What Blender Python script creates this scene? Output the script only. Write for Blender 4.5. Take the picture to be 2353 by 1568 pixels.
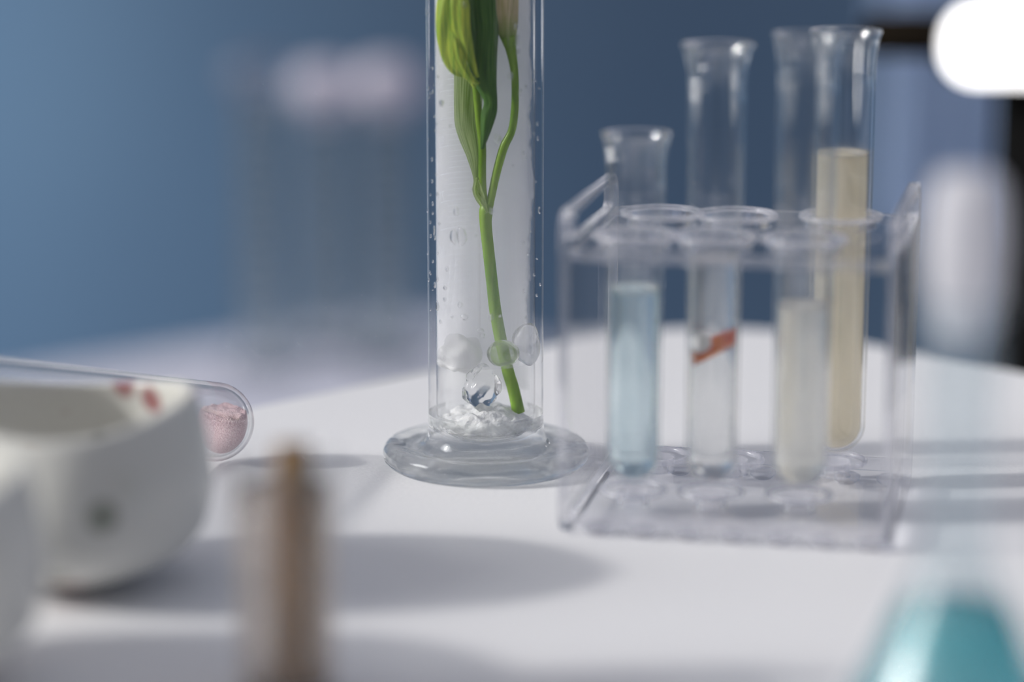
import bpy, bmesh, math, random
from math import sin, cos, tan, pi, radians, atan
from mathutils import Vector, Matrix, noise
for o in list(bpy.data.objects): bpy.data.objects.remove(o)
S = bpy.context.scene; COL = S.collection
random.seed(4)

# ---------------------------------------------------------------- camera, world, sun
F = 6384.0; PITCH = radians(12.0); TZ = 0.74; CH = 0.19; CZ = TZ + CH
cam = bpy.data.cameras.new('camera'); co = bpy.data.objects.new('camera', cam); COL.objects.link(co)
co.location = (0, 0, CZ); co.rotation_euler = (pi/2 - PITCH, 0, 0)
cam.sensor_width = 36; cam.lens = F/2353*36; cam.clip_start = 0.02; cam.clip_end = 50
cam.dof.use_dof = True; cam.dof.focus_distance = 0.746; cam.dof.aperture_fstop = 3.1
S.camera = co
S.view_settings.view_transform = 'Standard'; S.view_settings.look = 'None'
S.view_settings.gamma = 1; S.view_settings.exposure = 0; S.view_settings.use_curve_mapping = False
S.cycles.max_bounces = 20; S.cycles.transmission_bounces = 16; S.cycles.transparent_max_bounces = 32
S.cycles.glossy_bounces = 6; S.cycles.volume_bounces = 12; S.cycles.diffuse_bounces = 3
S.cycles.sample_clamp_indirect = 8.0; S.cycles.blur_glossy = 0.0
S.cycles.use_denoising = True

W = bpy.data.worlds.new('world'); S.world = W; W.use_nodes = True
nt = W.node_tree; nt.nodes.clear()
wo = nt.nodes.new('ShaderNodeOutputWorld'); bg = nt.nodes.new('ShaderNodeBackground')
tc = nt.nodes.new('ShaderNodeTexCoord'); sp = nt.nodes.new('ShaderNodeSeparateXYZ')
rz = nt.nodes.new('ShaderNodeValToRGB'); rx = nt.nodes.new('ShaderNodeValToRGB')
mz = nt.nodes.new('ShaderNodeMapRange'); mx = nt.nodes.new('ShaderNodeMapRange')
mz.inputs[1].default_value = -1; mx.inputs[1].default_value = -1
nt.links.new(tc.outputs['Generated'], sp.inputs[0])
nt.links.new(sp.outputs[2], mz.inputs[0]); nt.links.new(sp.outputs[0], mx.inputs[0])
nt.links.new(mz.outputs[0], rz.inputs[0]); nt.links.new(mx.outputs[0], rx.inputs[0])
e = rz.color_ramp.elements; e[0].position = .42; e[0].color = (.06, .07, .10, 1); e[1].position = .78; e[1].color = (.52, .515, .54, 1)
e = rx.color_ramp.elements; e[0].position = .0; e[0].color = (1.25, 1.2, 1.15, 1); e[1].position = .85; e[1].color = (.6, .66, .8, 1)
mm = nt.nodes.new('ShaderNodeMix'); mm.data_type = 'RGBA'; mm.blend_type = 'MULTIPLY'; mm.inputs[0].default_value = 1
nt.links.new(rz.outputs[0], mm.inputs[6]); nt.links.new(rx.outputs[0], mm.inputs[7])
my = nt.nodes.new('ShaderNodeMapRange'); my.inputs[1].default_value = -1; my.inputs[2].default_value = .3; my.inputs[3].default_value = .40; my.inputs[4].default_value = 1.06
nt.links.new(sp.outputs[1], my.inputs[0]); mv = nt.nodes.new('ShaderNodeVectorMath'); mv.operation = 'SCALE'
nt.links.new(mm.outputs[2], mv.inputs[0]); nt.links.new(my.outputs[0], mv.inputs['Scale']); # the bright window around the sun
nm = nt.nodes.new('ShaderNodeVectorMath'); nm.operation = 'NORMALIZE'; dt = nt.nodes.new('ShaderNodeVectorMath'); dt.operation = 'DOT_PRODUCT'
_e, _a = radians(26), radians(5); dt.inputs[1].default_value = (-cos(_e)*cos(_a), -cos(_e)*sin(_a), sin(_e))
wr = nt.nodes.new('ShaderNodeMapRange'); wr.inputs[1].default_value = cos(radians(14)); wr.inputs[2].default_value = cos(radians(9)); wr.inputs[4].default_value = 11.0
ad = nt.nodes.new('ShaderNodeVectorMath'); ad.operation = 'ADD'
nt.links.new(tc.outputs['Generated'], nm.inputs[0]); nt.links.new(nm.outputs[0], dt.inputs[0]); nt.links.new(dt.outputs['Value'], wr.inputs[0])
nt.links.new(mv.outputs[0], ad.inputs[0]); nt.links.new(wr.outputs[0], ad.inputs[1]); nt.links.new(ad.outputs[0], bg.inputs[0]); bg.inputs[1].default_value = 1.0
nt.links.new(bg.outputs[0], wo.inputs[0])

EL = radians(25); AZ = radians(5)
su = bpy.data.lights.new('sun', 'SUN'); so = bpy.data.objects.new('sun', su); COL.objects.link(so)
d = Vector((cos(EL)*cos(AZ), cos(EL)*sin(AZ), -sin(EL)))
so.rotation_euler = d.to_track_quat('-Z', 'Y').to_euler()
su.energy = 2.2; su.angle = radians(2.5); su.color = (1, .965, .92)

wl = bpy.data.lights.new('added_wall_wash', 'SPOT'); wlo = bpy.data.objects.new('added_wall_wash', wl); COL.objects.link(wlo)  # added unseen spot that brightens the left of the backdrop
wlo.location = (-1.9, 1.7, 1.7); wl.energy = 150; wl.color = (.80, .93, 1); wl.spot_size = radians(52); wl.spot_blend = 1; wl.shadow_soft_size = .2
wlo.rotation_euler = (Vector((-1.15, 3.1, .66)) - wlo.location).to_track_quat('-Z', 'Y').to_euler()

# ---------------------------------------------------------------- helpers
def depth(y, z): return y*cos(PITCH) + (CZ - z)*sin(PITCH)
def zat(py, y): return CZ - y*tan(PITCH + atan((py - 784)/F))
def xat(px, y, z): return (px - 1176.5)/F*depth(y, z)
def P(px, py, y):
    z = zat(py, y); return Vector((xat(px, y, z), y, z))
def gy(py, h=0.0): return (CH - h)/tan(PITCH + atan((py - 784)/F))

def link(name, me, mat, parent=None, smooth=True, loc=None):
    if isinstance(me, bmesh.types.BMesh):
        bmesh.ops.recalc_face_normals(me, faces=me.faces)
        m = bpy.data.meshes.new(name); me.to_mesh(m); me.free(); me = m
    for p in me.polygons: p.use_smooth = smooth
    o = bpy.data.objects.new(name, me); COL.objects.link(o)
    for m in (mat if isinstance(mat, (list, tuple)) else [mat]): me.materials.append(m)
    if parent: o.parent = parent
    if loc is not None: o.location = loc
    return o
def tag(o, label=None, cat=None, group=None, kind=None):
    for k, v in (('label', label), ('category', cat), ('group', group), ('kind', kind)):
        if v: o[k] = v
    return o
def thing(name, label, cat, loc=(0, 0, 0), rz=0, group=None):
    o = bpy.data.objects.new(name, None); COL.objects.link(o); o.empty_display_size = .01
    o.location = loc; o.rotation_euler = (0, 0, rz); return tag(o, label, cat, group)

def lathe(prof, seg=96, closed=False):
    """profile in mm (r, z)"""
    bm = bmesh.new(); rows = []
    for r, z in prof:
        r *= .001; z *= .001
        if r < 1e-7: rows.append([bm.verts.new((0, 0, z))])
        else: rows.append([bm.verts.new((r*cos(2*pi*i/seg), r*sin(2*pi*i/seg), z)) for i in range(seg)])
    pr = list(zip(rows, rows[1:])) + ([(rows[-1], rows[0])] if closed else [])
    for a, b in pr:
        for i in range(seg):
            j = (i + 1) % seg
            if len(a) == 1 and len(b) == 1: continue
            if len(a) == 1: bm.faces.new((a[0], b[j], b[i]))
            elif len(b) == 1: bm.faces.new((a[i], a[j], b[0]))
            else: bm.faces.new((a[i], a[j], b[j], b[i]))
    return bm
def smooth_prof(pts, n=5):
    """catmull-rom through (r, z) points"""
    out = []
    for i in range(len(pts) - 1):
        p0, p1, p2, p3 = pts[max(i-1, 0)], pts[i], pts[i+1], pts[min(i+2, len(pts)-1)]
        for k in range(n):
            t = k/n
            out.append(tuple(max(0, .5*(2*b + (c-a)*t + (2*a-5*b+4*c-e)*t*t + (3*b-a-3*c+e)*t**3)) if q == 0 else
                             .5*(2*b + (c-a)*t + (2*a-5*b+4*c-e)*t*t + (3*b-a-3*c+e)*t**3)
                             for q, (a, b, c, e) in enumerate(zip(p0, p1, p2, p3))))
    out.append(pts[-1]); return out
def cr(pts, n=8):
    out = []
    for i in range(len(pts) - 1):
        p0, p1, p2, p3 = pts[max(i-1, 0)], pts[i], pts[i+1], pts[min(i+2, len(pts)-1)]
        for k in range(n):
            t = k/n
            out.append([.5*(2*b + (c-a)*t + (2*a-5*b+4*c-e)*t*t + (3*b-a-3*c+e)*t**3) for a, b, c, e in zip(p0, p1, p2, p3)])
    out.append(list(pts[-1])); return out
def tube(pts, seg=14, n=6, ridge=0, ridges=5):
    """pts: (x, y, z, r) metres"""
    q = cr(pts, n); bm = bmesh.new(); rows = []
    C = [Vector(p[:3]) for p in q]
    up = Vector((0, 1, 0))
    for i, p in enumerate(q):
        t = (C[min(i+1, len(C)-1)] - C[max(i-1, 0)]).normalized()
        a = t.cross(up).normalized(); b = a.cross(t)
        r = max(p[3], 1e-5)
        rows.append([bm.verts.new(C[i] + (a*cos(2*pi*k/seg) + b*sin(2*pi*k/seg))*r*(1 + ridge*cos(ridges*2*pi*k/seg + i*.12))) for k in range(seg)])
    for a, b in zip(rows, rows[1:]):
        for i in range(seg): bm.faces.new((a[i], a[(i+1) % seg], b[(i+1) % seg], b[i]))
    bm.faces.new(rows[0]); bm.faces.new(rows[-1]); return bm
def outline(shapes, thick, bevel=0.0):
    """extruded flat shape with holes from lists of (x, y)"""
    cu = bpy.data.curves.new('t', 'CURVE'); cu.dimensions = '2D'; cu.fill_mode = 'BOTH'
    cu.extrude = thick/2 - bevel; cu.bevel_depth = bevel; cu.bevel_resolution = 2; cu.offset = -bevel
    for s in shapes:
        sp = cu.splines.new('POLY'); sp.points.add(len(s) - 1); sp.use_cyclic_u = True
        for p, v in zip(sp.points, s): p.co = (v[0], v[1], 0, 1)
    o = bpy.data.objects.new('t', cu); COL.objects.link(o)
    me = bpy.data.meshes.new_from_object(o.evaluated_get(bpy.context.evaluated_depsgraph_get()))
    bpy.data.objects.remove(o); bm = bmesh.new(); bm.from_mesh(me); bpy.data.meshes.remove(me)
    bmesh.ops.remove_doubles(bm, verts=bm.verts, dist=1e-6); return bm
def circ(x, y, r, n=40): return [(x + r*cos(2*pi*i/n), y + r*sin(2*pi*i/n)) for i in range(n)]
def rrect(x0, y0, x1, y1, r, n=10):
    out = []
    for cx, cy, a in ((x1-r, y1-r, 0), (x0+r, y1-r, pi/2), (x0+r, y0+r, pi), (x1-r, y0+r, 3*pi/2)):
        out += [(cx + r*cos(a + pi/2*i/n), cy + r*sin(a + pi/2*i/n)) for i in range(n + 1)]
    return out
def box(x0, y0, z0, x1, y1, z1, bev=0):
    bm = bmesh.new(); bmesh.ops.create_cube(bm, size=1)
    bmesh.ops.scale(bm, verts=bm.verts, vec=(x1-x0, y1-y0, z1-z0))
    bmesh.ops.translate(bm, verts=bm.verts, vec=((x0+x1)/2, (y0+y1)/2, (z0+z1)/2))
    if bev: bmesh.ops.bevel(bm, geom=bm.edges[:], offset=bev, segments=3, affect='EDGES')
    return bm
def blob(rx, ry, rz, amp, freq, seed, sub=4, amp2=0):
    bm = bmesh.new(); bmesh.ops.create_icosphere(bm, subdivisions=sub, radius=1)
    for v in bm.verts:
        n = v.co.normalized(); k = 1 + amp*noise.noise(n*freq + Vector((seed, seed*2, 0))) + amp2*noise.noise(n*freq*4 + Vector((seed, 0, 3)))
        v.co = Vector((n.x*rx*k, n.y*ry*k, n.z*rz*k))
    return bm

# ---------------------------------------------------------------- materials
def newmat(name):
    m = bpy.data.materials.new(name); m.use_nodes = True; t = m.node_tree; t.nodes.clear()
    o = t.nodes.new('ShaderNodeOutputMaterial'); return m, t, o
def N(t, typ, **kw):
    n = t.nodes.new(typ)
    for k, v in kw.items():
        if k.startswith('i_'):
            key = k[2:].replace('_', ' ')
            n.inputs[int(key) if key.isdigit() else key].default_value = v
        else: setattr(n, k, v)
    return n
def prin(name, col, rough=.5, **kw):
    m, t, o = newmat(name); p = N(t, 'ShaderNodeBsdfPrincipled'); p.inputs['Base Color'].default_value = (*col, 1)
    p.inputs['Roughness'].default_value = rough
    for k, v in kw.items(): p.inputs[k.replace('_', ' ')].default_value = v
    t.links.new(p.outputs[0], o.inputs[0]); m['p'] = 1; return m
def noise_mat(name, c1, c2, scale, rough=.5, lo=.4, hi=.6, bump=0, detail=4, stretch=(1, 1, 1), trans=0, sheen=0):
    m, t, o = newmat(name); p = N(t, 'ShaderNodeBsdfPrincipled', i_Roughness=rough)
    tc = N(t, 'ShaderNodeTexCoord'); mp = N(t, 'ShaderNodeMapping'); mp.inputs['Scale'].default_value = stretch
    n = N(t, 'ShaderNodeTexNoise', i_Scale=scale, i_Detail=detail); r = N(t, 'ShaderNodeValToRGB')
    r.color_ramp.elements[0].position = lo; r.color_ramp.elements[1].position = hi
    r.color_ramp.elements[0].color = (*c1, 1); r.color_ramp.elements[1].color = (*c2, 1)
    L = t.links.new
    L(tc.outputs['Object'], mp.inputs[0]); L(mp.outputs[0], n.inputs['Vector']); L(n.outputs[0], r.inputs[0]); L(r.outputs[0], p.inputs['Base Color'])
    if bump:
        b = N(t, 'ShaderNodeBump', i_Strength=bump, i_Distance=.0004); L(n.outputs[0], b.inputs['Height']); L(b.outputs[0], p.inputs['Normal'])
    if trans:
        tr = N(t, 'ShaderNodeBsdfTranslucent'); L(r.outputs[0], tr.inputs[0]); mx = N(t, 'ShaderNodeMixShader', i_0=trans)
        L(p.outputs[0], mx.inputs[1]); L(tr.outputs[0], mx.inputs[2]); L(mx.outputs[0], o.inputs[0])
    else: L(p.outputs[0], o.inputs[0])
    return m
def glass(name, tint=(1, 1, 1), ior=1.47, rough=0.0):
    m, t, o = newmat(name); g = N(t, 'ShaderNodeBsdfGlass', i_IOR=ior, i_Roughness=rough); g.inputs['Color'].default_value = (*tint, 1)
    t.links.new(g.outputs[0], o.inputs[0]); return m
def thin_glass(name, tint=(.99, .992, .992), lo=.68, hi=1.0, base=.06, ior=1.47, rough=.0, milk=0, milkcol=(.8, .8, .8), gloss=.02):
    """clear wall: passes light straight on where it is met square, bends and mirrors it towards grazing angles"""
    m, t, o = newmat(name); L = t.links.new
    tr = N(t, 'ShaderNodeBsdfTransparent'); tr.inputs[0].default_value = (*tint, 1)
    g = N(t, 'ShaderNodeBsdfGlass', i_IOR=ior, i_Roughness=rough); g.inputs['Color'].default_value = (*tint, 1)
    lw = N(t, 'ShaderNodeLayerWeight'); lw.inputs[0].default_value = .5
    mr = N(t, 'ShaderNodeMapRange'); mr.inputs[1].default_value = lo; mr.inputs[2].default_value = hi; mr.inputs[3].default_value = base; mr.inputs[4].default_value = 1
    mx = N(t, 'ShaderNodeMixShader'); L(lw.outputs['Facing'], mr.inputs[0]); L(mr.outputs[0], mx.inputs[0])
    pw = N(t, 'ShaderNodeMath', operation='POWER', i_1=5.0); fr = N(t, 'ShaderNodeMath', operation='MULTIPLY_ADD', i_1=.6, i_2=.045); L(lw.outputs['Facing'], pw.inputs[0]); L(pw.outputs[0], fr.inputs[0]); gl = N(t, 'ShaderNodeBsdfGlossy', i_Roughness=gloss); mf = N(t, 'ShaderNodeMixShader')
    L(fr.outputs[0], mf.inputs[0]); L(tr.outputs[0], mf.inputs[1]); L(gl.outputs[0], mf.inputs[2]); L(mf.outputs[0], mx.inputs[1]); L(g.outputs[0], mx.inputs[2])
    out = mx
    if milk:
        df = N(t, 'ShaderNodeBsdfDiffuse'); df.inputs[0].default_value = (*milkcol, 1)
        tl = N(t, 'ShaderNodeBsdfTranslucent'); tl.inputs[0].default_value = (*milkcol, 1)
        m1 = N(t, 'ShaderNodeMixShader', i_0=.5); L(df.outputs[0], m1.inputs[1]); L(tl.outputs[0], m1.inputs[2])
        m2 = N(t, 'ShaderNodeMixShader', i_0=milk); L(mx.outputs[0], m2.inputs[1]); L(m1.outputs[0], m2.inputs[2]); out = m2
    L(out.outputs[0], o.inputs[0]); return m

M_table = noise_mat('white_table', (.80, .80, .815), (.86, .86, .87), 900, .55, .3, .7, bump=.25)
M_plinth = noise_mat('lilac_white_cloth', (.52, .53, .64), (.60, .61, .70), 14, .8, bump=.1)
M_wall = noise_mat('blue_backdrop', (.16, .265, .42), (.215, .34, .50), 1.3, .9, .35, .65, detail=2)
M_floor = noise_mat('grey_blue_floor', (.06, .08, .11), (.08, .10, .13), 6, .8)
G_real = thin_glass('solid_clear_glass', tint=(.99, .997, .994), lo=.48, hi=.78, base=.42)
t_ = G_real.node_tree; gn = [n for n in t_.nodes if n.type == 'BSDF_GLASS'][0]
tn_ = N(t_, 'ShaderNodeTexCoord'); nn_ = N(t_, 'ShaderNodeTexNoise', i_Scale=110, i_Detail=1.5); bb_ = N(t_, 'ShaderNodeBump', i_Strength=.7, i_Distance=.0022)
t_.links.new(tn_.outputs['Object'], nn_.inputs['Vector']); t_.links.new(nn_.outputs[0], bb_.inputs['Height']); t_.links.new(bb_.outputs[0], gn.inputs['Normal'])
G_wall = thin_glass('clear_glass_wall', base=.0, lo=.72)
G_lip = thin_glass('flared_lip_glass', lo=.3, hi=.8, base=.2, gloss=.08, rough=.03)
m, t, o = newmat('flat_glass_underside'); N_ = N(t, 'ShaderNodeBsdfTransparent'); N_.inputs[0].default_value = (.98, .985, .98, 1); gU = N(t, 'ShaderNodeBsdfGlass', i_IOR=1.47, i_Roughness=0.0); mU = N(t, 'ShaderNodeMixShader', i_0=.5); t.links.new(N_.outputs[0], mU.inputs[1]); t.links.new(gU.outputs[0], mU.inputs[2]); t.links.new(mU.outputs[0], o.inputs[0]); G_under = m
G_tube = thin_glass('test_tube_glass', lo=.62, hi=1.0, base=.09, rough=.02)
G_acr = thin_glass('clear_acrylic', tint=(.98, .98, .99), lo=.6, hi=1, base=.06, ior=1.49, rough=.02, milk=.006, milkcol=(.9, .9, .95))
G_acr2 = thin_glass('sparkle_white_acrylic', tint=(.97, .97, .98), lo=.55, hi=.95, base=.2, ior=1.49, rough=.10, milk=.2, milkcol=(.92, .92, .97), gloss=.14)  # milky white paints the sun sparkle into hole rims and feet
G_acr3 = thin_glass('acrylic_plate', tint=(.99, .99, .99), lo=.66, hi=1, base=.08, ior=1.49, rough=.04, milk=.03, milkcol=(.9, .9, .97))
G_flat = thin_glass('clear_acrylic_sheet', tint=(.99, .99, .995), lo=.86, hi=1, base=0, ior=1.49, gloss=.05, milk=.012, milkcol=(.9, .9, .97))
G_edge = thin_glass('cut_acrylic_edge', tint=(.97, .97, .99), lo=0, hi=.6, base=.3, ior=1.49, rough=.1, gloss=.12, milk=.12, milkcol=(.95, .95, 1))
G_far = thin_glass('far_glass', tint=(.93, .95, .95), lo=.45, hi=.95, base=.15, milk=.05, milkcol=(.7, .7, .7))

# ---------------------------------------------------------------- room and tables
def struct(name, bm, mat): return tag(link(name, bm, mat, smooth=False), kind='structure')
struct('floor', box(-3, -1, -.05, 3, 3.2, 0), M_floor)
struct('wall_back', box(-3, 3.1, 0, 3, 3.2, 2.6), M_wall)

def plinth(name, label, apex, side, r, ztop, rot, mat, h=.03):
    """square with rounded corners standing on a corner towards the back wall"""
    t = thing(name, label, 'table', (apex[0], apex[1], 0), rot)
    s = side
    sq = rrect(-s/2, -s/2, s/2, s/2, r, 16)
    a = pi/4; off = s/2*math.sqrt(2)
    pts = [(x*cos(a) - y*sin(a), x*sin(a) + y*cos(a) - off) for x, y in sq]
    bm = outline([pts], h, .002); bmesh.ops.translate(bm, verts=bm.verts, vec=(0, 0, ztop - h/2))
    link('table_top', bm, mat, t, smooth=False)
    k = .42*s
    for ax, ay in ((k, 0), (-k, 0), (0, k), (0, -k)):
        link('leg', tube([(ax, ay - off, 0, .014), (ax, ay - off, ztop - h, .018)], 16, 2), mat, t)
    return t
plinth('side_table', 'white table with a rounded corner that carries all the near glassware', (.065, .943), .62, .063, TZ, 0, M_table)
Z2 = TZ - .145
plinth('plinth_table', 'low pale lilac table behind, carrying the blurred far cylinders', (-.055, 1.665), .42, .05, Z2, radians(-6), M_plinth)

# ---------------------------------------------------------------- measuring cylinder with the flower
CX, CY = xat(1116, .734, TZ + .03), .734
cyl = thing('measuring_cylinder', 'tall clear glass measuring cylinder on a round foot, holding the green flower stem', 'measuring cylinder', (CX, CY, TZ))
RO, RI = 15.6, 13.4
prof = smooth_prof([(0, .8), (10, .8), (22, .6), (25.5, .0), (27.2, .9), (28.0, 2.6), (27.8, 4.6), (26.5, 5.9), (24.2, 6.2), (21.5, 5.4), (19.2, 5.1), (17.4, 5.9), (16.2, 8.0), (15.7, 11), (RO, 15)], 5)
prof += [(RO, 30 + 12*i) for i in range(12)] + [(RO, 168)]
prof += smooth_prof([(RO, 172), (17.2, 176), (18.0, 178), (17.4, 179.4), (15.2, 178), (13.7, 173), (RI, 168)], 4)
prof += [(RI, 162 - 12*i) for i in range(12)] + smooth_prof([(RI, 24), (RI, 16), (13.0, 12.6), (11.3, 9.6), (7.7, 7.8), (0, 7.0)], 5)
bm = lathe(prof, 160)
for f in bm.faces:
    f.material_index = 1 if f.calc_center_median().z > .0145 else 0
for f in bm.faces:
    f.normal_update()
    if f.calc_center_median().z < .0009 and abs(f.normal.z) > .8: f.material_index = 2
link('glass_body', bm, [G_real, G_wall, G_under], cyl)

# graduations: printed on the back of the wall, read through the glass
M_print = noise_mat('pale_print', (.93, .95, 1.0), (.93, .95, 1.0), 10, .5, trans=.5)
def arc_strip(bm, z, a0, a1, w, R, n=14):
    va = []
    for i in range(n + 1):
        a = a0 + (a1 - a0)*i/n
        va.append((bm.verts.new((R*sin(a), R*cos(a), z - w/2)), bm.verts.new((R*sin(a), R*cos(a), z + w/2))))
    for p, q in zip(va, va[1:]): bm.faces.new((p[0], q[0], q[1], p[1]))
RR = (RI - .35)*.001
zmaj = [zat(y, CY + .013) - TZ for y in (203, 330, 457, 580)]
step = (zmaj[0] - zmaj[3])/30
bm = bmesh.new()
z70 = zmaj[3]
for k in range(-24, 52):
    z = z70 + k*step
    if z < .04 or z > .165: continue
    if k % 10 == 0: arc_strip(bm, z, -math.asin(.93), -math.asin(.05), .00032, RR)
    elif k % 5 == 0: arc_strip(bm, z, -math.asin(.93), -math.asin(.15), .00032, RR)
    else: arc_strip(bm, z, -math.asin(.77), -math.asin(.30), .00026, RR)
link('graduation_marks', bm, M_print, cyl)
def text_mesh(txt, size):
    cu = bpy.data.curves.new('t', 'FONT'); cu.body = txt; cu.size = size; cu.align_x = 'CENTER'; cu.resolution_u = 3; cu.fill_mode = 'FRONT'
    o = bpy.data.objects.new('t', cu); COL.objects.link(o)
    me = bpy.data.meshes.new_from_object(o.evaluated_get(bpy.context.evaluated_depsgraph_get())); bpy.data.objects.remove(o)
    bm = bmesh.new(); bm.from_mesh(me); bpy.data.meshes.remove(me)
    bmesh.ops.subdivide_edges(bm, edges=[e for e in bm.edges if e.calc_length() > .0005], cuts=1)
    return bm
for i in range(-2, 7):
    z = z70 + 10*i*step
    if z < .045 or z > .16: continue
    bm = text_mesh(str(60 + 10*i), .0036)
    for v in bm.verts:
        a = radians(-66) - v.co.x/RR*1.0       # facing outwards at the back, so mirrored from the front
        v.co = Vector((RR*sin(a), RR*cos(a), z + .0006 + v.co.y))
    link('numeral', bm, M_print, cyl, smooth=False)

# condensation on the inner wall
m, t, o = newmat('condensation'); L = t.links.new
tcn = N(t, 'ShaderNodeTexCoord'); n1 = N(t, 'ShaderNodeTexNoise', i_Scale=60, i_Detail=5); n2 = N(t, 'ShaderNodeTexNoise', i_Scale=900, i_Detail=2)
sx = N(t, 'ShaderNodeSeparateXYZ'); L(tcn.outputs['Object'], sx.inputs[0]); L(tcn.outputs['Object'], n1.inputs['Vector']); L(tcn.outputs['Object'], n2.inputs['Vector'])
back = N(t, 'ShaderNodeMapRange', interpolation_type='SMOOTHSTEP', i_1=-.004, i_2=.003, i_3=.03, i_4=.85); L(sx.outputs[1], back.inputs[0])
low = N(t, 'ShaderNodeMapRange', interpolation_type='SMOOTHSTEP', i_1=.066, i_2=.03, i_3=0.0, i_4=.22); L(sx.outputs[2], low.inputs[0])
add = N(t, 'ShaderNodeMath', operation='ADD'); L(back.outputs[0], add.inputs[0]); L(low.outputs[0], add.inputs[1])
# clear strip on the right where it has run off
nx = N(t, 'ShaderNodeMath', operation='MULTIPLY_ADD', i_1=.008); L(n1.outputs[0], nx.inputs[0]); L(sx.outputs[0], nx.inputs[2])
st = N(t, 'ShaderNodeMapRange', interpolation_type='SMOOTHSTEP', i_1=.0150, i_2=.0162, i_3=1.0, i_4=.08); L(nx.outputs[0], st.inputs[0])
m1 = N(t, 'ShaderNodeMath', operation='MULTIPLY'); L(add.outputs[0], m1.inputs[0]); L(st.outputs[0], m1.inputs[1])
nv = N(t, 'ShaderNodeMapRange', i_1=.3, i_2=.7, i_3=.8, i_4=1.08); L(n1.outputs[0], nv.inputs[0])
m2 = N(t, 'ShaderNodeMath', operation='MULTIPLY', use_clamp=True); L(m1.outputs[0], m2.inputs[0]); L(nv.outputs[0], m2.inputs[1])
df = N(t, 'ShaderNodeBsdfDiffuse', i_0=(.93, .93, .97, 1)); tl = N(t, 'ShaderNodeBsdfTranslucent', i_0=(.93, .93, .97, 1)); mA = N(t, 'ShaderNodeMixShader', i_0=.5)
L(df.outputs[0], mA.inputs[1]); L(tl.outputs[0], mA.inputs[2])
tp = N(t, 'ShaderNodeBsdfTransparent'); mB = N(t, 'ShaderNodeMixShader'); L(m2.outputs[0], mB.inputs[0]); L(tp.outputs[0], mB.inputs[1]); L(mA.outputs[0], mB.inputs[2]); L(mB.outputs[0], o.inputs[0])
M_film = m
rf = RI - .12
link('condensation_film', lathe([(rf, 29 + 3*i) for i in range(46)], 96), M_film, cyl)

# mist hanging in the cylinder, thickest behind the stem
m, t, o = newmat('white_mist'); vs = N(t, 'ShaderNodeVolumeScatter', i_1=120.0, i_2=.1); vs.inputs[0].default_value = (.97, .975, 1, 1)
t.links.new(vs.outputs[0], o.inputs['Volume']); M_mist = m
bm = bmesh.new(); rows = []; sg = 64
for j in range(41):
    z = .020 + .140*j/40; row = []
    for i in range(sg):
        a = 2*pi*i/sg; x, y = .0129*cos(a), .0129*sin(a)
        if x > 0: x *= .93 + .07*noise.noise(Vector((0, sin(a), z*70)))
        y = max(y, .0008 + .002*noise.noise(Vector((x*120, 0, z*50))))
        row.append(bm.verts.new((x, y, z)))
    rows.append(row)
for a, b in zip(rows, rows[1:]):
    for i in range(sg): bm.faces.new((a[i], a[(i+1) % sg], b[(i+1) % sg], b[i]))
bm.faces.new(rows[0]); bm.faces.new(rows[-1])
tag(link('mist', bm, M_mist, loc=(CX, CY, TZ)), 'pale mist hanging inside the measuring cylinder behind the flower stem', 'mist', kind='stuff')

# water droplets on the wall
G_drop = thin_glass('water_drop', tint=(1, 1, 1), lo=.1, hi=.7, base=.35, ior=1.33)
def droplet(px, py, wpx, hpx, front=True, R=RO):
    s = .001/8.5
    a = math.asin(max(-.985, min(.985, (px - 1116)*s*1000/R)))
    z = zat(py, CY - (.014 if front else -.014)) - TZ
    bm = bmesh.new(); bmesh.ops.create_icosphere(bm, subdivisions=3, radius=1)
    for v in bm.verts:
        k = 1 + .25*noise.noise(v.co*1.3 + Vector((px, py, 0)))
        x, y, zz = v.co.x*wpx*s/2*k, v.co.y*.00028, v.co.z*hpx*s/2*k
        ang = a + x/(R*.001); rr = R*.001 + y + .00005
        v.co = Vector((rr*sin(ang), -rr*cos(ang) if front else rr*cos(ang), z + zz))
    link('water_droplet', bm, G_drop, cyl)
drops = [(1052, 487, 12, 20), (1046, 545, 18, 34), (1064, 543, 24, 38), (998, 478, 7, 10), (1001, 538, 8, 22), (993, 555, 6, 10), (1008, 650, 8, 14), (1002, 665, 10, 14),
 (1008, 712, 12, 24), (990, 640, 5, 7), (998, 612, 6, 7), (1146, 318, 14, 22), (1173, 175, 10, 20), (1131, 482, 8, 16), (1238, 495, 8, 16), (1234, 326, 6, 10), (1233, 292, 6, 9),
 (1060, 700, 10, 14), (1070, 728, 18, 12), (1106, 757, 14, 9), (1111, 769, 10, 10), (1130, 727, 10, 16), (1150, 725, 6, 8), (1031, 622, 8, 10), (1026, 667, 10, 10), (1196, 210, 10, 8),
 (1194, 218, 6, 10), (1020, 240, 12, 16), (1240, 668, 6, 8), (1232, 690, 7, 7), (1226, 640, 6, 9), (1183, 60, 8, 14), (1187, 86, 8, 14), (1187, 100, 7, 12), (1189, 120, 7, 14), (1072, 10, 10, 12),
 (983, 36, 6, 12), (984, 600, 4, 8), (987, 660, 4, 9), (984, 500, 4, 10), (1010, 590, 5, 7), (1003, 555, 7, 12)]
random.seed(9)
for _ in range(50):
    r = random.random()
    px = random.uniform(986, 1016) if r < .5 else (random.uniform(1200, 1242) if r < .8 else random.uniform(1020, 1200))
    w = random.uniform(2.5, 6); drops.append((px, random.uniform(150, 760), w, w*random.uniform(1, 2.2)))
for dd in drops: droplet(*dd)

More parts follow.
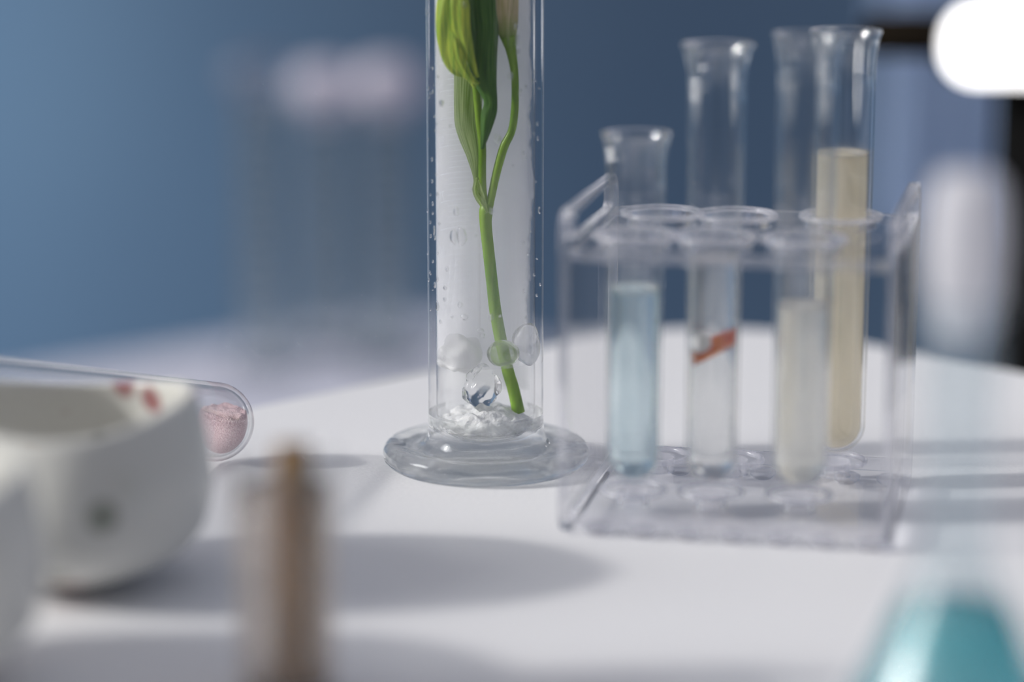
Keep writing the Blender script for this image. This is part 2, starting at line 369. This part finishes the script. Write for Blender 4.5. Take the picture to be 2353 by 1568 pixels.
# ice and bubbles in the bottom of the cylinder
M_ice = noise_mat('frosted_ice', (.94, .94, .95), (.98, .98, .98), 300, .35, bump=.5, trans=.25)
M_slush = noise_mat('crushed_ice', (.86, .87, .89), (.99, .99, .99), 700, .25, bump=1.5, trans=.3)
def atc(px, py, dy=0): p = P(px, py, CY + dy); return p
tag(link('ice_lump', blob(.0060, .0050, .0052, .3, 1.6, 2, 4, .05), M_ice, loc=atc(1056, 815, .003)), 'white frosted ice lump on the left inside the measuring cylinder', 'ice')
tag(link('ice_lump', blob(.0044, .004, .0036, .12, 1.1, 5, 4), G_drop, loc=atc(1156, 812, -.0085)), 'clear rounded ice lump in front of the flower stem', 'ice')
tag(link('ice_lump', blob(.0038, .004, .0056, .22, 1.2, 8, 4), G_drop, loc=atc(1210, 792, -.002)), 'clear tall ice lump against the right glass wall of the measuring cylinder', 'ice')
tag(link('ice_lump', blob(.0048, .0042, .0062, .3, 1.7, 12, 4, .05), glass('wet_ice', (1, 1, 1), 1.2, .12), loc=atc(1106, 892, -.002)), 'wet cloudy ice lump left of the cut stem end', 'ice')
bm = bmesh.new(); bmesh.ops.create_icosphere(bm, subdivisions=5, radius=1)
for v in bm.verts:
    n = v.co.copy(); k = 1 + .10*noise.noise(n*5) + .05*noise.noise(n*17)
    v.co = Vector((n.x*.0120*k, n.y*.0120*k, n.z*(.0056 if n.z > 0 else .0016)*(1 + .35*noise.noise(n*4 + Vector((7, 0, 0))))))
tag(link('crushed_ice_mound', bm, M_slush, loc=(CX, CY, TZ + .0105)), 'white crushed ice heaped on the bottom of the measuring cylinder', 'ice')

# ---------------------------------------------------------------- the flower stem
def leafmat(name, c1, c2, trans=.45, c0=None):
    m, t, o = newmat(name); L = t.links.new
    uv = N(t, 'ShaderNodeTexCoord'); mp = N(t, 'ShaderNodeMapping'); mp.inputs['Scale'].default_value = (22, 1.2, 1)
    n = N(t, 'ShaderNodeTexNoise', i_Scale=1.0, i_Detail=3); r = N(t, 'ShaderNodeValToRGB')
    r.color_ramp.elements[0].position = .35; r.color_ramp.elements[1].position = .68
    r.color_ramp.elements[0].color = (*c1, 1); r.color_ramp.elements[1].color = (*c2, 1)
    L(uv.outputs['UV'], mp.inputs[0]); L(mp.outputs[0], n.inputs['Vector']); L(n.outputs[0], r.inputs[0])
    if c0:
        su_ = N(t, 'ShaderNodeSeparateXYZ'); L(uv.outputs['UV'], su_.inputs[0]); g_ = N(t, 'ShaderNodeMapRange', i_1=.22, i_2=.75); L(su_.outputs[1], g_.inputs[0])
        mc = N(t, 'ShaderNodeMix', data_type='RGBA'); L(g_.outputs[0], mc.inputs[0]); mc.inputs[6].default_value = (*c0, 1); L(r.outputs[0], mc.inputs[7]); cout = mc.outputs[2]
    else: cout = r.outputs[0]
    p = N(t, 'ShaderNodeBsdfPrincipled', i_Roughness=.4); tr = N(t, 'ShaderNodeBsdfTranslucent'); mx = N(t, 'ShaderNodeMixShader', i_0=trans)
    b = N(t, 'ShaderNodeBump', i_Strength=.5, i_Distance=.0002)
    L(n.outputs[0], b.inputs['Height']); L(b.outputs[0], p.inputs['Normal'])
    L(cout, p.inputs['Base Color']); L(cout, tr.inputs[0]); L(p.outputs[0], mx.inputs[1]); L(tr.outputs[0], mx.inputs[2]); L(mx.outputs[0], o.inputs[0])
    return m
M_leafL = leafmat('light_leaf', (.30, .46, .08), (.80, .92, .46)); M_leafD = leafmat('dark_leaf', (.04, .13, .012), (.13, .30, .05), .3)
M_stem = noise_mat('green_stem', (.15, .31, .01), (.29, .48, .04), 260, .4, stretch=(1, 1, .15), trans=.25)
M_bud = leafmat('green_bud', (.14, .34, .02), (.78, .84, .10), .25); M_budp = leafmat('blush_bud', (.42, .40, .14), (.85, .68, .48), .3, (.22, .36, .06))
fl = thing('flower', 'green flower stem with leaves and closed buds standing in the measuring cylinder', 'flower', (CX, CY, TZ + .0145))
FO = Vector((CX, CY, TZ + .016))
def fp(px, py, r, dy=0.0):
    p = P(px, py, CY + dy) - FO; return (p.x, p.y, p.z, r/8.5*.001)
def fpath(pts, dy=0): return [fp(p[0], p[1], p[2]*1.12, (p[3] if len(p) > 3 else 0)*.001 + dy) for p in pts]
st = link('stem', tube(fpath([(1192, 936, 13, 0), (1179, 880, 12.5), (1167, 840, 12.5), (1151, 770, 12.5), (1138, 700, 12.5), (1131, 640, 12), (1122, 560, 12), (1116, 500, 12.5), (1117, 470, 14), (1117, 455, 9)]), 18), M_stem, fl)
link('branch', tube(fpath([(1116, 480, 9), (1109, 430, 8.5), (1108, 380, 8), (1108, 320, 8), (1102, 270, 8), (1097, 225, 7.5), (1092, 180, 7), (1080, 120, 6, 1), (1072, 40, 6, 2)]), 14), M_stem, fl)
link('branch', tube(fpath([(1120, 480, 9), (1130, 435, 8), (1142, 380, 8.5), (1158, 325, 9), (1175, 290, 8), (1182, 250, 8), (1184, 200, 7.5), (1182, 150, 8), (1174, 100, 11), (1168, 70, 17)]), 14), M_stem, fl)
def leaf(pts, dy, curl, mat, name='leaf', n=10, m=14, fold=.0, twist=0):
    q = cr([list(p) for p in pts], n); bm = bmesh.new(); uvl = bm.loops.layers.uv.new('uv'); rows = []; uvs = {}
    for i, p in enumerate(q):
        row = []
        t = i/(len(q) - 1)
        for k in range(m + 1):
            s = k/m*2 - 1
            c = fp(p[0], p[1], 1, dy*.001); w = p[2]/8.5*.001
            ca = curl + twist*t
            y = c[1] + w*(ca*(s*s) + fold*abs(s)) + .00018*noise.noise(Vector((s*2, t*9, dy)))
            v = bm.verts.new((c[0] + s*w, y, c[2])); uvs[v] = (k/m, t*4); row.append(v)
        rows.append(row)
    for a, b in zip(rows, rows[1:]):
        for k in range(m):
            f = bm.faces.new((a[k], a[k+1], b[k+1], b[k]))
            for lp in f.loops: lp[uvl].uv = uvs[lp.vert]
    o = link(name, bm, mat, fl); md = o.modifiers.new('thick', 'SOLIDIFY'); md.thickness = .00022; md.offset = 0
    return o
leaf([(1118, 475, 3), (1106, 448, 12), (1098, 425, 12), (1094, 398, 6), (1091, 350, 18), (1083, 310, 27), (1076, 275, 30), (1075, 235, 31), (1077, 190, 33), (1082, 140, 38), (1086, 90, 42), (1090, 20, 46), (1095, -60, 44), (1100, -150, 26), (1102, -210, 3)], 1.5, .5, M_leafL, m=16)
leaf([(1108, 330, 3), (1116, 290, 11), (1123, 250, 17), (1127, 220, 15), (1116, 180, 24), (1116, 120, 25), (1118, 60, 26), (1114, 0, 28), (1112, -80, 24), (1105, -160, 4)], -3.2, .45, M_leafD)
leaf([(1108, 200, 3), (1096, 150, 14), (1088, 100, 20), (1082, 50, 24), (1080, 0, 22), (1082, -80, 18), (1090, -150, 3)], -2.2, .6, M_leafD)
leaf([(1120, 475, 2), (1107, 445, 8), (1100, 425, 9), (1097, 395, 2)], -1.8, -.5, M_leafL)
def bud(pts, mat, dy, ridge=.10, name='bud'):
    bm = tube(fpath(pts, dy*.001), 30, 8, ridge, 5); uvl = bm.loops.layers.uv.new('uv')
    zs = [v.co.z for v in bm.verts]; z0, z1 = min(zs), max(zs)
    cx = sum(v.co.x for v in bm.verts)/len(zs)
    for f in bm.faces:
        for lp in f.loops: lp[uvl].uv = ((lp.vert.co.x - cx)/.008 + .5, (lp.vert.co.z - z0)/(z1 - z0)*2)
    return link(name, bm, mat, fl)
bud([(1092, 188, 3), (1072, 160, 7), (1050, 142, 15), (1037, 110, 21), (1031, 70, 24), (1030, 20, 23), (1035, -30, 19), (1045, -80, 5)], M_bud, -3.5, .14)
bud([(1098, 165, 3), (1085, 130, 7), (1070, 90, 13), (1058, 40, 17), (1054, -10, 18), (1058, -60, 5)], M_bud, -6.5, .16)
bud([(1100, 180, 3), (1080, 165, 7), (1058, 130, 10), (1048, 95, 10), (1040, 60, 3)], M_bud, -7, .2)
bud([(1174, 105, 8), (1169, 75, 15), (1164, 40, 22), (1162, -10, 24), (1162, -70, 22), (1166, -140, 4)], M_budp, 0, .08)

# ---------------------------------------------------------------- test tube rack
RA = radians(-12); RX, RY = .0125, .662
RW, RD = .0795, .070
rack = thing('test_tube_rack', 'clear acrylic test tube rack with raised end handles', 'test tube rack', (RX, RY, TZ), RA)
def toloc(x, y):
    dx, dy = x - RX, y - RY; return (dx*cos(-RA) - dy*sin(-RA), dx*sin(-RA) + dy*cos(-RA))
slots = []
def slot(px, y, zref=.07):
    x = xat(px, y, TZ + zref); slots.append(toloc(x, y)); return x, y
pA = slot(1460, .682); pB = slot(1642, .6805); pC = slot(1848, .677); pD = slot(1932, .711)
extra = [(slots[0][0] + .001, slots[0][1] + .035), (slots[1][0] + .001, slots[1][1] + .033)]
hr = .0090
holes = [circ(x, y, hr) for x, y in slots + extra]
def plate(name, bm, axis):
    bmesh.ops.recalc_face_normals(bm, faces=bm.faces)
    for f in bm.faces: f.material_index = 0 if abs(f.normal[axis]) > .9 else 1
    return link(name, bm, [G_flat, G_edge], rack, smooth=False)
ZT = .0705
bm = outline([rrect(.001, .0, RW - .001, RD, .004)] + holes, .0028, .0005); bmesh.ops.translate(bm, verts=bm.verts, vec=(0, 0, ZT)); plate('top_plate', bm, 2)
bm = outline([rrect(.001, .0, RW - .001, RD, .004)] + [circ(x, y, .004) for x, y in slots + extra], .004, .0006); bmesh.ops.translate(bm, verts=bm.verts, vec=(0, 0, .0045)); plate('bottom_plate', bm, 2)
for x, y in slots + extra:
    for zz, r0 in ((ZT + .0015, hr + .0002), (.0066, .0070)):
        bm = bmesh.new(); seg, ms = 48, 8
        rows = [[bm.verts.new((x + (r0 + .0009 + .0008*cos(2*pi*j/ms))*cos(2*pi*i/seg), y + (r0 + .0009 + .0008*cos(2*pi*j/ms))*sin(2*pi*i/seg), zz + .0008*sin(2*pi*j/ms))) for j in range(ms)] for i in range(seg)]
        for i in range(seg):
            a, b = rows[i], rows[(i+1) % seg]
            for j in range(ms): bm.faces.new((a[j], b[j], b[(j+1) % ms], a[(j+1) % ms]))
        link('hole_rim', bm, G_acr2, rack)
for sx_ in (0, 1):
    H = .0812
    pr = rrect(0, .0, RD, H, .006)
    hole1 = rrect(.008, ZT + .0025, RD - .008, H - .0022, .002)
    bm = outline([pr, hole1], .0028, .0006)
    for v in bm.verts: v.co = Vector((v.co.z, v.co.x, v.co.y))
    bmesh.ops.translate(bm, verts=bm.verts, vec=(sx_*RW, 0, 0))
    plate('end_panel', bm, 0)
for i in range(7):
    for yy in (.004, RD - .004):
        bm = lathe([(0, 0), (2.2, 0), (3.4, 1.0), (3.6, 2.0), (2.6, 2.6), (0, 2.6)], 20)
        bmesh.ops.translate(bm, verts=bm.verts, vec=(.008 + i*.0112, yy, 0)); link('foot', bm, G_acr2, rack)

def tube_prof(R, w, H, lip=1.3):
    o = [(0, 0)] + [(R*sin(a), R - R*cos(a)) for a in [pi/2*i/10 for i in range(1, 11)]]
    o += [(R, R + (H - 14 - R)*i/6) for i in range(1, 7)]
    o += smooth_prof([(R, H - 10), (R + .15*lip, H - 6.5), (R + .55*lip, H - 3), (R + lip, H - .8), (R + lip*.85, H), (R + .5*lip - .2, H - 1.0), (R - w + .45*lip, H - 3.4), (R - w + .1*lip, H - 6.5), (R - w, H - 10)], 4)
    r = R - w; o += [(r, H - 12 - (H - 12 - R)*i/6) for i in range(0, 7)]
    o += [(r*cos(a), R - r*sin(a)) for a in [pi/2*i/10 for i in range(1, 10)]] + [(0, w)]
    return o
def liquid_prof(R, w, zt, men=.7):
    r = R - w - .06
    o = [(0, w + .06)] + [(r*sin(a), R - r*cos(a)) for a in [pi/2*i/10 for i in range(1, 11)]]
    o += [(r, R + (zt - R)*i/5) for i in range(1, 6)] + [(r, zt + men), (r - .5, zt + men*.35), (r - 1.6, zt + .05), (r*.5, zt), (0, zt)]
    return o
def meniscus(R, w, zt):
    r = R - w - .06; return [(r, zt - .2), (r, zt + .9), (r - .5, zt + .45), (r - 1.8, zt + .1), (r - 2.6, zt), (r - 2.2, zt - .3)]
G_blue = thin_glass('pale_blue_liquid', tint=(.90, .97, .985), lo=0, hi=.5, base=.85, ior=1.33, milk=.05, milkcol=(.75, .92, .97))
G_clear = thin_glass('clear_liquid', tint=(.99, .99, .985), lo=0, hi=.5, base=.88, ior=1.33, milk=.04, milkcol=(.8, .8, .78))
G_cream = thin_glass('cream_liquid', tint=(.985, .98, .95), lo=0, hi=.5, base=.7, ior=1.33, milk=.36, milkcol=(1, .985, .93))
G_tan = thin_glass('tan_liquid', tint=(.95, .90, .78), lo=0, hi=.6, base=.6, ior=1.33, milk=.6, milkcol=(1, .95, .82))
M_ring = thin_glass('meniscus', tint=(1, 1, 1), lo=0, hi=.5, base=.8, ior=1.33, milk=.35, milkcol=(.92, .92, .92))
ZB = .0085
def rack_tube(pos, toppy, label, liq=None, liqpy=None, mat=None, R=7.9, lip=1.2, zb=ZB):
    x, y = pos; H = (zat(toppy, y) - TZ - zb)*1000
    t = thing('test_tube', label, 'test tube', (x, y, TZ + zb), 0, 'test tubes in the acrylic rack')
    bm = lathe(tube_prof(R, 1.0, H, lip), 72)
    for f in bm.faces: f.material_index = 1 if f.calc_center_median().z*1000 > H - 16 else 0
    link('glass_tube', bm, [G_tube, G_lip], t)
    if liq:
        zt = (zat(liqpy, y) - TZ - zb)*1000
        link('liquid', lathe(liquid_prof(R, 1.0, zt), 64), mat, t)['label'] = liq
        link('meniscus_ring', lathe(meniscus(R, 1.0, zt + .35), 64, True), M_ring, t)
    return t
rack_tube(pA, 303, 'shortest test tube of the rack, filled with pale blue liquid', 'pale blue liquid', 668, G_blue, R=7.2, lip=1.4)
rack_tube(pB, 98, 'test tube of clear liquid with a red and orange petal inside', 'clear liquid', 598, G_clear, R=6.9, lip=2.0)
rack_tube(pC, 75, 'test tube of cloudy cream liquid, front right of the rack', 'cloudy cream liquid', 708, G_cream, R=7.4, lip=1.4)
rack_tube(pD, 66, 'test tube filled high with tan liquid, rear right of the rack', 'tan liquid', 358, G_tan, R=7.7, lip=1.5, zb=.009)
# petal and bead in the clear tube
x, y = pB
bm = bmesh.new(); n_ = 10; rows = []
for i in range(n_ + 1):
    t_ = i/n_; w = .0042*sin(pi*min(1, t_*.9 + .08))
    rows.append([bm.verts.new((-.0045 + t_*.0092, s*w*.6 + .001*t_, .0055*t_ - .0035 + .0028*s*s + .0015*s)) for s in (-1, -.5, 0, .5, 1)])
for a, b in zip(rows, rows[1:]):
    for k in range(4): bm.faces.new((a[k], a[k+1], b[k+1], b[k]))
o = link('petal', bm, noise_mat('orange_petal', (.75, .08, .02), (.95, .30, .02), 300, .4, trans=.3), loc=(x, y - .001, zat(806, y)))
o.modifiers.new('t', 'SOLIDIFY').thickness = .0004
tag(o, 'red and orange petal floating inside the clear test tube', 'petal')
tag(link('bead', blob(.0028, .0028, .0028, .08, 2, 3, 3), prin('pearl', (.9, .9, .88), .15), loc=(x - .0032, y - .0018, zat(782, y))), 'small white bead beside the orange petal in the clear tube', 'bead')

# ---------------------------------------------------------------- lying test tube with pink powder
M_pink = noise_mat('pink_glitter_powder', (.62, .40, .43), (.84, .66, .68), 2600, .35, .35, .7, bump=1.5)
E0 = P(494, 984, .731); E0.z = TZ + .0122; E0.x = xat(494, .731, E0.z)
E1 = P(50, 925, .684); dirv = (E1 - E0).normalized()
lt = thing('test_tube', 'test tube lying on its side with pink glitter powder in its end', 'test tube', E0 - dirv*.0105)
lt.rotation_mode = 'QUATERNION'; lt.rotation_quaternion = dirv.to_track_quat('Z', 'Y')
link('glass_tube', lathe(tube_prof(10.8, 1.1, 165, 1.5), 72), G_tube, lt)
# powder: settled in the lower half of the rounded end
bm = bmesh.new(); bmesh.ops.create_icosphere(bm, subdivisions=5, radius=.0084)
bmesh.ops.translate(bm, verts=bm.verts, vec=(0, 0, .0118))
q = lt.rotation_quaternion.inverted(); dn = q @ Vector((0, 0, -1))
up_ = -dn
for v in bm.verts:
    hgt = (v.co - Vector((0, 0, .0108))).dot(up_)
    lim = .0035 + .0012*noise.noise(v.co*300)
    if hgt > lim: v.co -= up_*(hgt - lim)
    v.co += v.co.normalized()*.0002*noise.noise(v.co*1500)
    v.co.z = .0015 + (v.co.z - .0015)*.62
tag(link('glitter_powder', bm, M_pink, lt), kind='stuff')

# ---------------------------------------------------------------- speckled bowls in the left foreground
def bowlmat(name, seed):
    m, t, o = newmat(name); L = t.links.new
    tcn = N(t, 'ShaderNodeTexCoord'); mp = N(t, 'ShaderNodeMapping'); mp.inputs['Location'].default_value = (seed, seed*.7, 0)
    L(tcn.outputs['Object'], mp.inputs[0])
    v1 = N(t, 'ShaderNodeTexVoronoi', i_Scale=62); L(mp.outputs[0], v1.inputs['Vector'])
    r1 = N(t, 'ShaderNodeValToRGB'); r1.color_ramp.elements[0].position = .26; r1.color_ramp.elements[1].position = .34
    r1.color_ramp.elements[0].color = (1, 1, 1, 1); r1.color_ramp.elements[1].color = (0, 0, 0, 1); L(v1.outputs['Distance'], r1.inputs[0])
    r2 = N(t, 'ShaderNodeValToRGB'); cr_ = r2.color_ramp; cr_.interpolation = 'CONSTANT'
    cr_.elements[0].color = (.68, .68, .63, 1); cr_.elements[1].position = .3; cr_.elements[1].color = (.36, .17, .17, 1)
    e = cr_.elements.new(.7); e.color = (.30, .32, .27, 1); e = cr_.elements.new(.86); e.color = (.48, .30, .20, 1)
    sp_ = N(t, 'ShaderNodeSeparateColor'); L(v1.outputs['Color'], sp_.inputs[0]); L(sp_.outputs[0], r2.inputs[0])
    mx = N(t, 'ShaderNodeMix', data_type='RGBA'); L(r1.outputs[0], mx.inputs[0]); mx.inputs[6].default_value = (.70, .70, .66, 1); L(r2.outputs[0], mx.inputs[7])
    p = N(t, 'ShaderNodeBsdfPrincipled', i_Roughness=.25); L(mx.outputs[2], p.inputs['Base Color']); L(p.outputs[0], o.inputs[0]); return m
def bowl(px, y, label, Rm, H, seed, tilt=(0, 0)):
    x = xat(px, y, TZ + .02)
    t = thing('bowl', label, 'bowl', (x, y, TZ), seed)
    t.rotation_euler = (tilt[0], tilt[1], seed)
    k = Rm/33; h = H
    out = [(0, 0), (10*k, 0), (11.5*k, .6), (12*k, 2), (16*k, 3.0), (24*k, 6.5), (30.2*k, .28*h), (32.8*k, .46*h), (33*k, .62*h), (31.6*k, .82*h), (29.6*k, h - .8), (28.6*k, h), (27.6*k, h - .8)]
    inn = [(28.9*k, .84*h), (30.2*k, .64*h), (29.4*k, .48*h), (25.5*k, .30*h), (19*k, 8), (10*k, 5.2), (0, 4.6)]
    bm = lathe(smooth_prof(out + inn, 4), 96)
    for v in bm.verts:
        a = math.atan2(v.co.y, v.co.x); r = v.co.xy.length
        s = 1 + .02*sin(3*a + seed) + .012*sin(5*a + 2*seed); v.co.x *= s; v.co.y *= s; v.co.z *= 1 + .065*cos(2*(a + seed))*min(1, r/.03)
    link('body', bm, bowlmat('speckled_ceramic', seed), t); return t
bowl(160, .625, 'white glazed round bowl with dusky pink and grey spots, beside the lying test tube', 33.5, 43, 1.3)
bowl(-262, .548, 'second white spotted bowl, cut off by the left edge of the photo', 33, 44, 4.1)

# ---------------------------------------------------------------- brown rod in a small tube, front
yv = .545; xv = xat(655, yv, TZ + .03)
vt = thing('test_tube', 'short glass tube of tan liquid standing in the near foreground', 'test tube', (xv, yv, TZ))
Hv = (zat(1040, yv) - TZ)*1000
G_fg = thin_glass('front_tube_glass', base=.03)
link('glass_tube', lathe([(0, 0), (9.6, 0), (10.4, .6)] + [(10.4, 5 + i*(Hv - 8)/5) for i in range(6)] + smooth_prof([(10.4, Hv - 2), (11, Hv - .8), (10.8, Hv), (9.8, Hv - .4), (9.5, Hv - 2)], 3) + [(9.5, 5 + (5 - i)*(Hv - 8)/5) for i in range(6)] + [(9.0, 2.2), (0, 2)], 64), G_fg, vt)
G_tea = thin_glass('tan_tea_liquid', tint=(.92, .87, .83), lo=0, hi=.8, base=.3, ior=1.33, milk=.07, milkcol=(.70, .56, .45))
link('liquid', lathe([(0, 2.1), (8.8, 2.3), (9.4, 3)] + [(9.4, 3 + (Hv - 10)*i/5) for i in range(1, 6)] + [(0, Hv - 7)], 48), G_tea, vt)
M_rod = noise_mat('brown_wood', (.17, .09, .025), (.26, .15, .05), 120, .6, stretch=(1, 1, .1))
bm = tube([(xv + .0014, yv - .001, TZ + .0026, .0040), (xv + .0017, yv, TZ + Hv*.0005, .0039), (xv + .002, yv + .001, TZ + Hv*.001 + .001, .0037)], 16, 6)
tag(link('wooden_stick', bm, M_rod), 'brown wooden stick standing in the near foreground tube', 'stick')

# ---------------------------------------------------------------- flask, right foreground
yf = .515; xf = xat(2204, yf, TZ + .06)
ft = thing('flask', 'narrow necked glass flask of teal liquid, front right', 'flask', (xf, yf, TZ))
zn = (zat(1290, yf) - TZ)*1000; zs = (zat(690, yf) - TZ)*1000; ztp = (zat(395, yf) - TZ)*1000
out = [(0, 0), (19, 0), (21.5, 1), (22, 3.5), (20.5, 9), (15.5, zn*.5), (10.5, zn*.78), (7.6, zn), (7.0, zn + 5), (6.9, zn + 15), (6.9, zs - 8), (7.1, zs - 3), (8.6, zs - 1), (8.2, zs + .2), (6.4, zs - .6)]
inn = [(5.9, zs - 4), (5.8, zn + 15), (5.9, zn + 5), (6.5, zn), (9.4, zn*.78), (14.3, zn*.5), (19.2, 9), (20.5, 4), (19.5, 2), (0, 1.6)]
link('glass_body', lathe(smooth_prof(out + inn, 4), 80), thin_glass('flask_glass', tint=(.97, .985, .99), lo=.7, hi=1, base=.0, gloss=.3, milk=.05, milkcol=(.7, .82, .9)), ft)
G_teal = thin_glass('teal_liquid', tint=(.44, .78, .81), lo=.4, hi=1, base=.15, ior=1.33, milk=.20, milkcol=(.16, .56, .60), gloss=.5)
zl = (zat(1400, yf) - TZ)*1000
o = link('liquid', lathe([(0, 1.8), (19.0, 2.2), (20.2, 4), (18.9, 9), (14.1, zn*.5), (11.2, zl), (0, zl)], 64), G_teal, ft); o['label'] = 'teal blue liquid'
o = link('stopper', lathe(smooth_prof([(0, zs - 7), (5.0, zs - 7), (5.5, zs - 1), (6.9, zs + 2), (7.5, (zs + ztp)/2), (6.6, ztp - 4), (5, ztp - .5), (0, ztp)], 4), 48), noise_mat('frosted_white', (.80, .80, .84), (.84, .84, .87), 200, .5, trans=.5), ft); o['label'] = 'white stopper'

# ---------------------------------------------------------------- far cylinders on the lilac table
G_glint = thin_glass('pale_glint_cap', tint=(.9, .9, .95), lo=.3, hi=.9, base=.2, milk=.85, milkcol=(.86, .83, .90))
G_glintf = thin_glass('faint_glint_cap', tint=(.95, .95, .97), lo=.3, hi=.95, base=.1, milk=.10, milkcol=(.7, .72, .82))
def far_cyl(px, y, toppy, label, R=14):
    x = xat(px, y, Z2 + .08); H = (zat(toppy, y) - Z2)*1000
    t = thing('measuring_cylinder', label, 'measuring cylinder', (x, y, Z2), 0, 'blurred cylinders on the far table')
    pr = smooth_prof([(0, .5), (20, .3), (R*1.75, 1.4), (R*1.75, 5), (R*1.3, 8.5), (R*1.02, 15), (R, 22)], 3) + [(R, H - 12)] + smooth_prof([(R, H - 7), (R + 2.4, H - 1), (R + 1.6, H), (R - 1.2, H - 2), (R - 2, H - 8)], 3) + [(R - 2, 22), (R - 4, 14), (0, 11)]
    link('glass_body', lathe(pr, 64), G_far, t)
    if True:
        so_ = link('stopper', lathe(smooth_prof([(0, H - 10), (8, H - 10), (10, H - 4), (16.5, H + 2), (18.5, H + 10), (15.5, H + 18), (7, H + 21), (0, H + 22)], 4), 40), G_glint if R > 12.5 else G_glintf, t); so_['label'] = 'pale round cap added for the sun glint on the rim'  # added cap, its milky white stands in for the sun glint on the rim
    for i in range(12):
        z = 30 + i*(H - 50)/11
        bm = bmesh.new(); arc_strip(bm, z*.001, pi - .6, pi + .6, .0006, (R + .1)*.001); link('graduation_mark', bm, M_print, t)
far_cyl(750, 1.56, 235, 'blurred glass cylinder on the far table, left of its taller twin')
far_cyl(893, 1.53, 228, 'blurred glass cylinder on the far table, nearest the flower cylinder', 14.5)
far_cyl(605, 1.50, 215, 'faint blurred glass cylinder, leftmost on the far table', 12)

# ---------------------------------------------------------------- black light stand behind, right
yb = 1.06
M_black = prin('matte_black', (.006, .006, .006), .9, Specular_IOR_Level=.05); M_brown = prin('dark_brown', (.012, .009, .006), .9, Specular_IOR_Level=.05)
ox = xat(2312, yb, CZ - .15)
ls = thing('light_stand', 'black stand with a glowing white lamp panel at the upper right', 'light stand', (ox, yb, 0))
def lb(name, x0, y0, z0, x1, y1, z1, mat, bev=.003): return link(name, box(x0 - ox, y0 - yb, z0, x1 - ox, y1 - yb, z1, bev), mat, ls)
lb('post', ox, yb, .015, ox + .045, yb + .03, zat(40, yb), M_black)
lb('base', ox - .09, yb - .10, 0, ox + .16, yb + .14, .015, M_black)
xa = xat(1985, yb, CZ - .12)
lb('arm', xa, yb - .005, zat(130, yb), ox + .02, yb + .012, zat(34, yb), M_brown)
m, t, o_ = newmat('lamp_glow'); em = N(t, 'ShaderNodeEmission', i_1=3.0); em.inputs[0].default_value = (1, .985, .99, 1); t.links.new(em.outputs[0], o_.inputs[0])
xl = xat(2172, yb - .02, CZ - .12)
def panel(x0, z0, x1, z1, r, y0, th, name, mat):
    bm = outline([rrect(x0 - ox, z0, x1 - ox, z1, r)], th, .001)
    for v in bm.verts: v.co = Vector((v.co.x, y0 - yb - v.co.z, v.co.y))
    return link(name, bm, mat, ls, smooth=False)
panel(xl - .002, zat(187, yb), xl + .078, zat(2, yb), .014, yb - .008, .006, 'lamp_housing', M_black)
panel(xl, zat(184, yb), xl + .076, zat(5, yb), .013, yb - .012, .004, 'lamp_panel', m)
# pale blue cloth on a stand of its own, further back
yc = 1.75
x0, x1 = xat(2000, yc, CZ - .3), xat(2330, yc, CZ - .3)
cs = thing('garment_rail', 'thin black rail with two posts carrying the pale blue cloth', 'rail', ((x0 + x1)/2, yc, 0))
w_ = (x1 - x0)/2
link('rail', tube([(-w_ - .12, 0, .862, .006), (w_ + .25, 0, .862, .006)], 12, 2), M_black, cs)
for xx in (w_ + .05, w_ + .22): link('post', tube([(xx, 0, 0, .008), (xx, 0, .862, .006)], 12, 2), M_black, cs)
link('base', box(w_ + .0, -.12, 0, w_ + .3, .12, .012, .003), M_black, cs)
bm = bmesh.new(); zb_ = zat(560, yc); nxx, nzz = 40, 16; rows = []
for j in range(nzz + 1):
    z = .868 + (zb_ - .868)*j/nzz
    rows.append([bm.verts.new((x0 + (x1 - x0)*i/nxx, yc - .009 + .004*sin(i*.8)*(.0 + j/nzz) - .002*(j > 0), z)) for i in range(nxx + 1)])
for a, b in zip(rows, rows[1:]):
    for i in range(nxx): bm.faces.new((a[i], a[i+1], b[i+1], b[i]))
o = link('cloth', bm, prin('pale_blue_cloth', (.50, .66, .95), .9)); o.modifiers.new('t', 'SOLIDIFY').thickness = .002
tag(o, 'pale blue cloth hanging behind the dark arm of the light stand', 'cloth')
